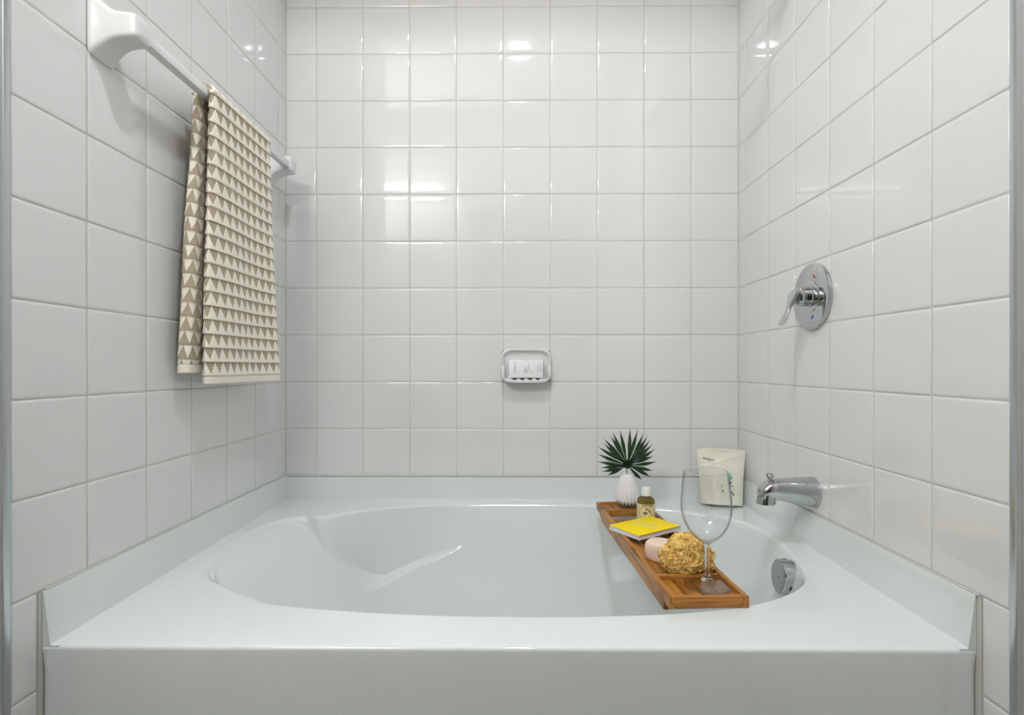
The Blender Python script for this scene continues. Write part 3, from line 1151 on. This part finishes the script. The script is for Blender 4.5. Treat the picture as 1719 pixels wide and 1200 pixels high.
for i in range(len(fine) - 1):
    h = fine[i][1]
    for k in range(nn):
        a = (k + 0.5) / nn * NRIB
        c_ = abs((a % 1) - 0.5) * 2
        fs.append((i * nn + k, i * nn + (k + 1) % nn, (i + 1) * nn + (k + 1) % nn, (i + 1) * nn + k))
        fm.append(1 if 0.003 < h < 0.0105 + 0.0125 * (1 - c_) and fine[i][0] > 0.01 else 0)
fs.append(tuple(range(nn - 1, -1, -1)))
fm.append(0)
mesh('vase_body', vs, fs, [M['vase'], M['vase_base']], vz, sharp=60, fm=fm)

lf = thing('palm_leaf', 'dark green fan palm leaf standing in the white bud vase', 'leaf', (p.x - 0.003, p.y, p.z + 0.108), (radians(6), 0, radians(-3)))
MB().tube([(0.004, 0, -0.022), (0.001, 0, -0.004), (0.001, 0, 0.008), (0.0035, -0.0005, 0.020)], 0.0011, 10).build('stem', M['stem'], lf)
tips = [(530, 55), (633, 75), (710, 120), (762, 158), (798, 210), (828, 265), (860, 325), (838, 420), (880, 498), (835, 615), (805, 700), (695, 745),
        (235, 685), (165, 640), (148, 585), (108, 505), (102, 400), (108, 305), (180, 255), (190, 195), (272, 155), (305, 105), (400, 82)]
vs, fs = [], []
SC = 1.65 / 905.7 / 8
for i, (tx, tz) in enumerate(tips):
    dx, dz = (tx - 495) * SC, (530 - tz) * SC
    L = sqrt(dx * dx + dz * dz)
    ux, uz = dx / L, dz / L
    px, pz = -uz, ux
    wmax = 0.0052
    bend = 0.010 * (L / 0.08) ** 2
    bow = random.uniform(-0.0015, 0.0015)
    n0 = len(vs)
    nsg = 14
    for k in range(nsg + 1):
        t = k / nsg
        wv_ = wmax * (0.10 + 0.90 * sst(0.0, 0.62, t)) * (1 - sst(0.55, 1.02, t) ** 1.3) + 0.0002
        cx_, cz_ = ux * L * t, uz * L * t + 0.020
        yb = -0.004 * sin(t * pi) + bend * t * t + (i % 3) * 0.0007
        bx_ = bow * sin(t * pi)
        for sgn, dyy in ((-1, 0.0012 * (1 - t)), (0, -0.0012), (1, 0.0012 * (1 - t))):
            for th in (-0.0003, 0.0003):
                vs.append((cx_ + px * (sgn * wv_ + bx_) + 0.0035, yb + dyy + th, cz_ + pz * (sgn * wv_ + bx_)))
    for k in range(nsg):
        a = n0 + k * 6
        b = a + 6
        for q in (0, 2):
            fs.append((a + q, a + q + 2, b + q + 2, b + q))
            fs.append((a + q + 1, b + q + 1, b + q + 3, a + q + 3))
        fs.append((a, b, b + 1, a + 1))
        fs.append((a + 4, a + 5, b + 5, b + 4))
hub_ = MB().lathe([(0.0135, -0.0004), (0.014, 0.0004), (0.006, 0.0018), (0.001, 0.002)], 24, '-y', (0.0035, 0.001, 0.022))
n0 = len(vs)
vs += hub_.v
fs += [tuple(i + n0 for i in f) for f in hub_.f]
mesh('leaf_blade', vs, fs, M['leaf'], lf, sharp=40)

# ------------------------------------------------------------------ oil bottle
p = on_tray(0.372, -0.290, 0.0083)
bo = thing('oil_bottle', 'clear bottle of golden body oil with cream label and white cap, behind the yellow book', 'bottle', p, (ry_, 0, radians(8)))
RB_ = 0.0243
MB().lathe([(0.020, 0), (0.0235, 0.0015), (RB_, 0.004), (RB_, 0.060), (0.0236, 0.0655), (0.0205, 0.0705), (0.0155, 0.0735), (0.0115, 0.0745), (0.0113, 0.078), (0.002, 0.078)], 64).build('bottle_glass', M['clear'], bo)
MB().lathe([(0.019, 0.0012), (0.0225, 0.003), (0.0234, 0.005), (0.0234, 0.060), (0.0230, 0.0655), (0.0222, 0.0672), (0.002, 0.0672)], 64).build('oil', M['oil'], bo)
MB().lathe([(0.0112, 0.0765), (0.0118, 0.077), (0.0118, 0.098), (0.0112, 0.0992), (0.009, 0.0998), (0.001, 0.0998)], 48).build('cap', M['cap'], bo)
lb = MB()
rings = []
for r, h in ((RB_ + 0.0002, 0.006), (RB_ + 0.0004, 0.0062), (RB_ + 0.0004, 0.0568), (RB_ + 0.0002, 0.057)):
    rings.append((r, h))
lbl = MB().lathe(rings, 72, closed=False).build('label_wrap', M['label'], bo)


def wrap(v, f, name, m, r, a0, z0, rot=0.0):
    out = []
    for q in v:
        x, y = q.x * cos(rot) - q.y * sin(rot), q.x * sin(rot) + q.y * cos(rot)
        a = a0 + x / r
        rr = r + 0.0001 + q.z
        out.append((rr * sin(a), -rr * cos(a), z0 + y))
    return mesh(name, out, f, m, lbl, smooth=False)


LR = RB_ + 0.0005
A0 = radians(-25)
v, f = text_mesh("BURT'S BEES", 0.0056, bold=0.0001)
wrap(v, f, 'lettering', M['label_ink'], LR, A0 + 0.25, 0.0535)
vs, fs = [], []
for k in range(48):
    a, b = 2 * pi * k / 48, 2 * pi * (k + 1) / 48
    n0 = len(vs)
    for (t, r) in ((a, 0.0165), (b, 0.0165), (b, 0.0178), (a, 0.0178)):
        vs.append(Vector((r * cos(t), r * sin(t), 0)))
    fs.append((n0, n0 + 1, n0 + 2, n0 + 3))
wrap(vs, fs, 'ring_mark', M['label_ring'], LR, A0, 0.0320)
word = 'MAMA BEE'
for i, ch in enumerate(word):
    if ch == ' ':
        continue
    th = radians(78 - i * 22)
    v, f = text_mesh(ch, 0.0066, bold=0.0002)
    R2 = Matrix.Rotation(th - pi / 2, 4, 'Z')
    v = [R2 @ q + Vector((0.0128 * cos(th), 0.0128 * sin(th), 0)) for q in v]
    wrap(v, f, 'lettering', M['label_ink'], LR, A0, 0.0320)
vs, fs = [], []
for cx_, cy_, a, b, rt in ((0, 0.0035, 0.0016, 0.0022, 0), (0, -0.0005, 0.0018, 0.0034, 0), (0.0035, 0.002, 0.0036, 0.0012, 0.5), (-0.0035, 0.002, 0.0036, 0.0012, -0.5),
                           (0.003, -0.001, 0.0030, 0.0010, -0.3), (-0.003, -0.001, 0.0030, 0.0010, 0.3)):
    n0 = len(vs)
    for k in range(14):
        t = 2 * pi * k / 14
        x, y = a * cos(t), b * sin(t)
        vs.append(Vector((cx_ + x * cos(rt) - y * sin(rt), cy_ + x * sin(rt) + y * cos(rt), 0)))
    fs.append(tuple(range(n0, n0 + 14)))
wrap(vs, fs, 'bee_mark', M['label_ink'], LR, A0, 0.0330)

# ------------------------------------------------------------------ book
bc = Vector((0.3455, -0.392, 0))
q = on_tray(bc.x, bc.y, 0.0224)
c_l, c_b, c_r, c_f = Vector((0.2543, -0.3906)), Vector((0.3826, -0.3063)), Vector((0.4354, -0.3944)), Vector((0.3110, -0.4785))
ax = ((c_b - c_l) + (c_r - c_f)) / 2
bw, bh = ax.length, (((c_f - c_l) + (c_r - c_b)) / 2).length
bk = thing('book', 'small square yellow paperback lying across the middle of the tray', 'book', (bc.x, bc.y, q.z), (ry_, 0, math.atan2(ax.y, ax.x)))
BT = 0.0115
MB().box((-bw / 2 + 0.001, -bh / 2 + 0.001, 0.0009), (bw / 2 - 0.001, bh / 2 - 0.001, BT - 0.0008), 0.0).build('pages', M['pages'], bk, smooth=False)
MB().box((-bw / 2, -bh / 2, BT - 0.0008), (bw / 2, bh / 2, BT), 0.0002).build('front_cover', M['yellow'], bk)
MB().box((-bw / 2, -bh / 2, 0.0), (bw / 2, bh / 2, 0.0009), 0.0002).build('back_cover', M['box'], bk)
MB().box((-bw / 2 + 0.0006, -bh / 2 + 0.0002, BT - 0.0016), (bw / 2 - 0.0006, -bh / 2 + 0.0012, BT - 0.0008), 0.0).build('cover_edge', M['spine'], bk, smooth=False)
for i, (ln, h, dy) in enumerate(((0.050, 0.0115, 0.0145), (0.062, 0.0115, 0.000), (0.056, 0.0115, -0.0145))):
    strokes('title', ln, h, M['title'], bk, Matrix.Translation((0.006, 0.002, BT + 0.0001)) @ Matrix.Rotation(radians(-72), 4, 'Z') @ Matrix.Translation((0, dy, 0)), 40 + i, 0.15)

# ------------------------------------------------------------------ soap bar
q = on_tray(0.352, -0.565, 0.0082)
sb = MB()
secs = []
for z, s_ in ((0, 0.86), (0.0015, 0.93), (0.005, 0.98), (0.012, 1.0), (0.026, 1.0), (0.0335, 0.985), (0.0375, 0.95), (0.0400, 0.88), (0.0412, 0.72), (0.0418, 0.40), (0.042, 0.05)):
    secs.append([(a, b, z) for a, b in superellipse(56, 0.046 * s_, 0.0300 * s_, 3.2)])
sbo = sb.loft(secs).build('soap_bar', M['soap'], sharp=60)
sbo.location = q
sbo.rotation_euler = (ry_, 0, radians(-38))
tag(sbo, 'pale pink bar of soap leaning against the yellow sponge on the tray', 'soap')

# ------------------------------------------------------------------ sponge
q = on_tray(0.3770, -0.634, 0.0082)


def sponge():
    bm = bmesh.new()
    bmesh.ops.create_icosphere(bm, subdivisions=6, radius=1)

    def shape(d):
        lump = noise.noise(d * 1.7 + Vector((3, 1, 7))) * 0.20 + noise.noise(d * 3.4 + Vector((9, 2, 1))) * 0.14
        wv = d + 0.45 * Vector((noise.noise(d * 2.5), noise.noise(d * 2.5 + Vector((5, 5, 5))), noise.noise(d * 2.5 + Vector((9, 0, 3)))))
        rid = (0.5 - abs(noise.noise(wv * 6)) * 2.0) * 0.11 + (0.5 - abs(noise.noise(wv * 13)) * 2.0) * 0.07
        pits = (0.5 - abs(noise.noise(wv * 27)) * 2.0) * 0.045 + noise.noise(d * 50) * 0.025
        r = 1 + lump + rid + pits
        c = Vector((d.x * 0.0530 * r, d.y * 0.043 * r, d.z * 0.0365 * r))
        c.z = c.z + 0.013 * math.exp(-((c.x + 0.008) / 0.03) ** 2) * max(0, d.z)
        if c.z < -0.029:
            c.z = -0.029 + (c.z + 0.029) * 0.08
        return c + Vector((0, 0, 0.0315))
    for v in bm.verts:
        v.co = shape(v.co.normalized())
    b = MB()
    b.bm(bm)
    # ruffled frills standing out of the surface
    rd = random.Random(11)
    for _ in range(2200):
        z = rd.uniform(-0.75, 1)
        a = rd.uniform(0, 2 * pi)
        d = Vector((sqrt(1 - z * z) * cos(a), sqrt(1 - z * z) * sin(a), z))
        p0 = shape(d) - d * 0.0015
        fl_ = noise.noise(d * 3 + Vector((4, 4, 1)))
        t1 = d.cross(Vector((noise.noise(d * 4), noise.noise(d * 4 + Vector((7, 1, 1))), noise.noise(d * 4 + Vector((1, 8, 2)))))).normalized()
        t2 = d.cross(t1)
        L = rd.uniform(0.003, 0.007)
        H = rd.uniform(0.0018, 0.0042)
        ph = rd.uniform(0, 6)
        n = 6
        vv = []
        for k in range(n):
            u = k / (n - 1) - 0.5
            wob = sin(u * 7 + ph) * 0.0012
            for hh in (0, 0.5, 1):
                lean = rd.uniform(-0.0006, 0.0006) + 0.0012 * hh * sin(ph * 3 + u * 5)
                vv.append(p0 + t1 * (u * L) + t2 * (wob * (0.4 + hh) + lean) + d * (H * hh * (1 - 1.6 * u * u)))
        ff = []
        for k in range(n - 1):
            for q_ in range(2):
                i0 = k * 3 + q_
                ff.append((i0, i0 + 3, i0 + 4, i0 + 1))
        b.add(vv, ff)
    return b


so = sponge().build('bath_sponge', M['sponge'], sharp=0)
so.location = (q.x, q.y, q.z + 0.001)
so.rotation_euler = (ry_, 0, radians(4))
tag(so, 'ruffled golden natural bath sponge on the tray behind the wine glass', 'sponge')

# ------------------------------------------------------------------ wine glass
q = on_tray(0.3925, -0.713, SLZ)
prof_o = [(0.0455, 0.0008), (0.0460, 0.0016), (0.0455, 0.0024), (0.036, 0.0038), (0.022, 0.0066), (0.012, 0.011), (0.0065, 0.018), (0.0046, 0.028), (0.0042, 0.045), (0.0042, 0.068), (0.0048, 0.078),
          (0.0075, 0.0840), (0.014, 0.0885), (0.0225, 0.0950), (0.0325, 0.1060), (0.0410, 0.1210), (0.0462, 0.1370), (0.0483, 0.1530), (0.0480, 0.1700), (0.0462, 0.1900), (0.0440, 0.2080),
          (0.0425, 0.2230), (0.0420, 0.2262)]
prof_i = [(0.0413, 0.2262), (0.0417, 0.2225), (0.0431, 0.2080), (0.0453, 0.1900), (0.0471, 0.1700), (0.0474, 0.1530), (0.0452, 0.1375), (0.0400, 0.1220), (0.0315, 0.1075), (0.0215, 0.0970),
          (0.0130, 0.0910), (0.006, 0.0885), (0.0008, 0.0880)]


def smooth_prof(pr, k=3):
    out = []
    n = len(pr)
    for i in range(n - 1):
        p0, p1, p2, p3 = pr[max(0, i - 1)], pr[i], pr[i + 1], pr[min(n - 1, i + 2)]
        for q_ in range(k):
            t = q_ / k
            out.append(tuple(0.5 * (2 * b + (c - a) * t + (2 * a - 5 * b + 4 * c - d) * t * t + (3 * b - a - 3 * c + d) * t ** 3)
                             for a, b, c, d in zip(p0, p1, p2, p3)))
    out.append(pr[-1])
    return out


wg = thing('wine_glass', 'empty long-stemmed clear wine glass at the near end of the bath tray', 'glass', (q.x, q.y, q.z + 0.0004), (ry_, radians(-1.2), 0))
po_ = smooth_prof(prof_o)
ft = [t for t in po_ if t[1] <= 0.011]
st_ = [t for t in po_ if 0.011 <= t[1] <= 0.0845]
bo_ = [t for t in po_ if t[1] >= 0.0840]
MB().lathe([(0.0008, 0.0006), (0.030, 0.0006)] + ft + [(0.0008, 0.0112)], 96, closed=False).build('foot', M['glass_foot'], wg, sharp=0)
MB().lathe([(0.0008, 0.0114)] + st_ + [(0.0008, 0.0846)], 48, closed=False).build('stem', M['glass_solid'], wg, sharp=0)
MB().lathe(bo_ + smooth_prof(prof_i), 96, closed=False).build('bowl', M['glass'], wg, sharp=0)
MB().lathe([(0.0425, 0.2255), (0.0428, 0.2265), (0.0417, 0.2274), (0.0408, 0.2265), (0.0411, 0.2255)], 96, closed=False).build('rim', M['glass_solid'], wg, sharp=0)

# ------------------------------------------------------------------ stand-up pouch
po = thing('stand_up_pouch', 'cream stand-up bath salt pouch leaning in the back right corner of the tub deck', 'pouch', (0.658, -0.084, deckz(-0.084) + 0.0052), (radians(-7), 0, radians(-15)))
PW, PH = 0.136, 0.174
vs, fs = [], []
nu, nv = 40, 50


def bulge(u, v):
    b = (1 - abs(u) ** 2.6) * (sst(1.0, 0.55, v)) * (0.55 + 0.45 * (1 - v))
    return 0.022 * b


for s_ in (-1, 1):
    for j in range(nv + 1):
        v = j / nv
        for i in range(nu + 1):
            u = -1 + 2 * i / nu
            wd = PW / 2 * (1.0 + 0.15 * (v - 0.6)) * (1 - 0.02 * sin(v * pi))
            x = u * wd
            cr = 0.0018 * noise.noise(Vector((u * 2.2, v * 3.5, 2.0 + s_))) * 2 + 0.0022 * sst(0.02, 0.0, abs(v - 0.78 - 0.14 * u)) * (1 if s_ < 0 else 0)
            z = v * PH - 0.004 * abs(u) ** 3 * v + (0.005 * (1 - u * u) * (1 - sst(0, 0.12, v)))
            if v > 0.98:
                cr *= 0.2
            y = s_ * (0.0006 + bulge(u, v) + cr * (1 if abs(u) < 0.97 else 0))
            vs.append((x, y, z + 0.0002 - (0.0045 * (1 - u * u) if v == 0 else 0)))
ns_ = (nu + 1) * (nv + 1)
for s_ in range(2):
    for j in range(nv):
        for i in range(nu):
            n0 = s_ * ns_ + j * (nu + 1) + i
            fs.append((n0, n0 + 1, n0 + nu + 2, n0 + nu + 1))
for i in range(nu):
    fs.append((i, i + 1, ns_ + i + 1, ns_ + i))
    t0 = nv * (nu + 1) + i
    fs.append((t0, t0 + 1, ns_ + t0 + 1, ns_ + t0))
for j in range(nv):
    for e in (0, nu):
        t0 = j * (nu + 1) + e
        fs.append((t0, t0 + nu + 1, ns_ + t0 + nu + 1, ns_ + t0))
mesh('pouch_body', vs, fs, M['pouch'], po, sharp=50)


def on_pouch(v3):
    u = v3.x / (PW / 2)
    v = v3.z / PH
    return Vector((v3.x, v3.y - 0.0040 - bulge(max(-1, min(1, u)), v), v3.z))


def pouch_text(s, size, x, z, mk, bold=0.0, rot=0.0):
    v, f = text_mesh(s, size, 0.0001, bold)
    X4 = Matrix.Translation((x, -0.002, z)) @ Matrix.Rotation(radians(rot), 4, 'Y') @ Matrix.Rotation(pi / 2, 4, 'X')
    mesh('lettering', [on_pouch(X4 @ q_) for q_ in v], f, M[mk], po, smooth=False)


pouch_text('AHuHoA', 0.0085, -0.038, 0.140, 'pouch_in', 0.0001, 9)
rnd = random.Random(3)
fl = MB()
for (x, z, r) in ((0.020, 0.100, 0.0035), (0.025, 0.094, 0.004), (0.022, 0.087, 0.0045), (0.028, 0.086, 0.004), (0.024, 0.080, 0.0035), (0.017, 0.092, 0.003)):
    n0 = len(fl.v)
    ring = [on_pouch(Vector((x + r * cos(2 * pi * k / 10) * (1 if k % 2 else 0.5), -0.0024, z + r * sin(2 * pi * k / 10) * (1 if k % 2 else 0.5)))) for k in range(10)]
    fl.add(ring, [tuple(range(10))])
raw('floral_mark', fl.v, fl.f, M['teal'], po)
fl = MB()
for (x, z, r) in ((0.024, 0.071, 0.0040), (0.022, 0.066, 0.0030), (0.024, 0.061, 0.002), (0.030, 0.060, 0.0022), (0.034, 0.048, 0.0016), (0.029, 0.041, 0.0028), (0.033, 0.035, 0.0030),
                  (0.000, 0.063, 0.0016), (-0.001, 0.058, 0.0018), (0.002, 0.046, 0.0022), (0.002, 0.042, 0.0024)):
    ring = [on_pouch(Vector((x + r * cos(2 * pi * k / 8), -0.0024, z + r * (0.7 if k % 3 else 1.1) * sin(2 * pi * k / 8)))) for k in range(8)]
    fl.add(ring, [tuple(range(8))])
raw('print_mark', fl.v, fl.f, M['pouch_in'], po)

# ------------------------------------------------------------------ room lamps behind the camera
dl = thing('recessed_downlight', 'round recessed ceiling light in front of the tub alcove', 'ceiling light', (DOWNLIGHT[0], DOWNLIGHT[1], HC))
MB().lathe([(0.070, -0.001), (0.092, -0.001), (0.092, -0.006), (0.072, -0.010), (0.070, -0.008), (0.070, -0.001)], 48, closed=False).build('trim_ring', M['ceil'], dl)
MB().lathe([(0.069, -0.002), (0.069, -0.006), (0.001, -0.007)], 48).build('lens', M['lens'], dl)
vl = thing('vanity_light', 'wall lamp with one long white tube shade over the vanity', 'wall lamp', (-0.85, WY + 0.0005, 1.60))
MB().box((-0.36, 0, -0.03), (0.36, 0.03, 0.03), 0.004).build('backplate', M['chrome'], vl)
for x in (-0.33, 0.33):
    MB().tube([(x, 0.028, 0), (x, 0.07, 0)], 0.012).build('arm', M['chrome'], vl)
MB().lathe([(0.002, -0.35)] + [(0.024, -0.346), (0.026, -0.335), (0.026, 0.335), (0.024, 0.346)] + [(0.002, 0.35)], 32, 'x', (0, 0.115, 0)).build('tube_shade', M['globe'], vl)

# unseen vanity cabinet beside the camera, added to darken chrome reflections and apron bounce
vc = thing('added_vanity_cabinet', 'unseen dark wood vanity cabinet with white top, added for dark reflections', 'cabinet', (-0.95, WY + 0.0005, HF + 0.0005))
MB().box((-0.60, 0, 0), (0.35, 0.50, 0.80), 0.003).build('cabinet_body', M['darkwood'], vc)
MB().box((-0.61, 0, 0.8002), (0.36, 0.52, 0.835), 0.004).build('worktop', M['porcelain'], vc)
for x0, x1, kx in ((-0.585, -0.135, -0.165), (-0.120, 0.335, -0.09)):
    d_ = MB().box((x0, 0.5002, 0.10), (x1, 0.518, 0.78), 0.003).build('door', M['darkwood'], vc)
    MB().tube([(kx, 0.519, 0.55), (kx, 0.545, 0.56), (kx, 0.545, 0.64), (kx, 0.519, 0.65)], 0.004).build('handle', M['chrome'], d_)
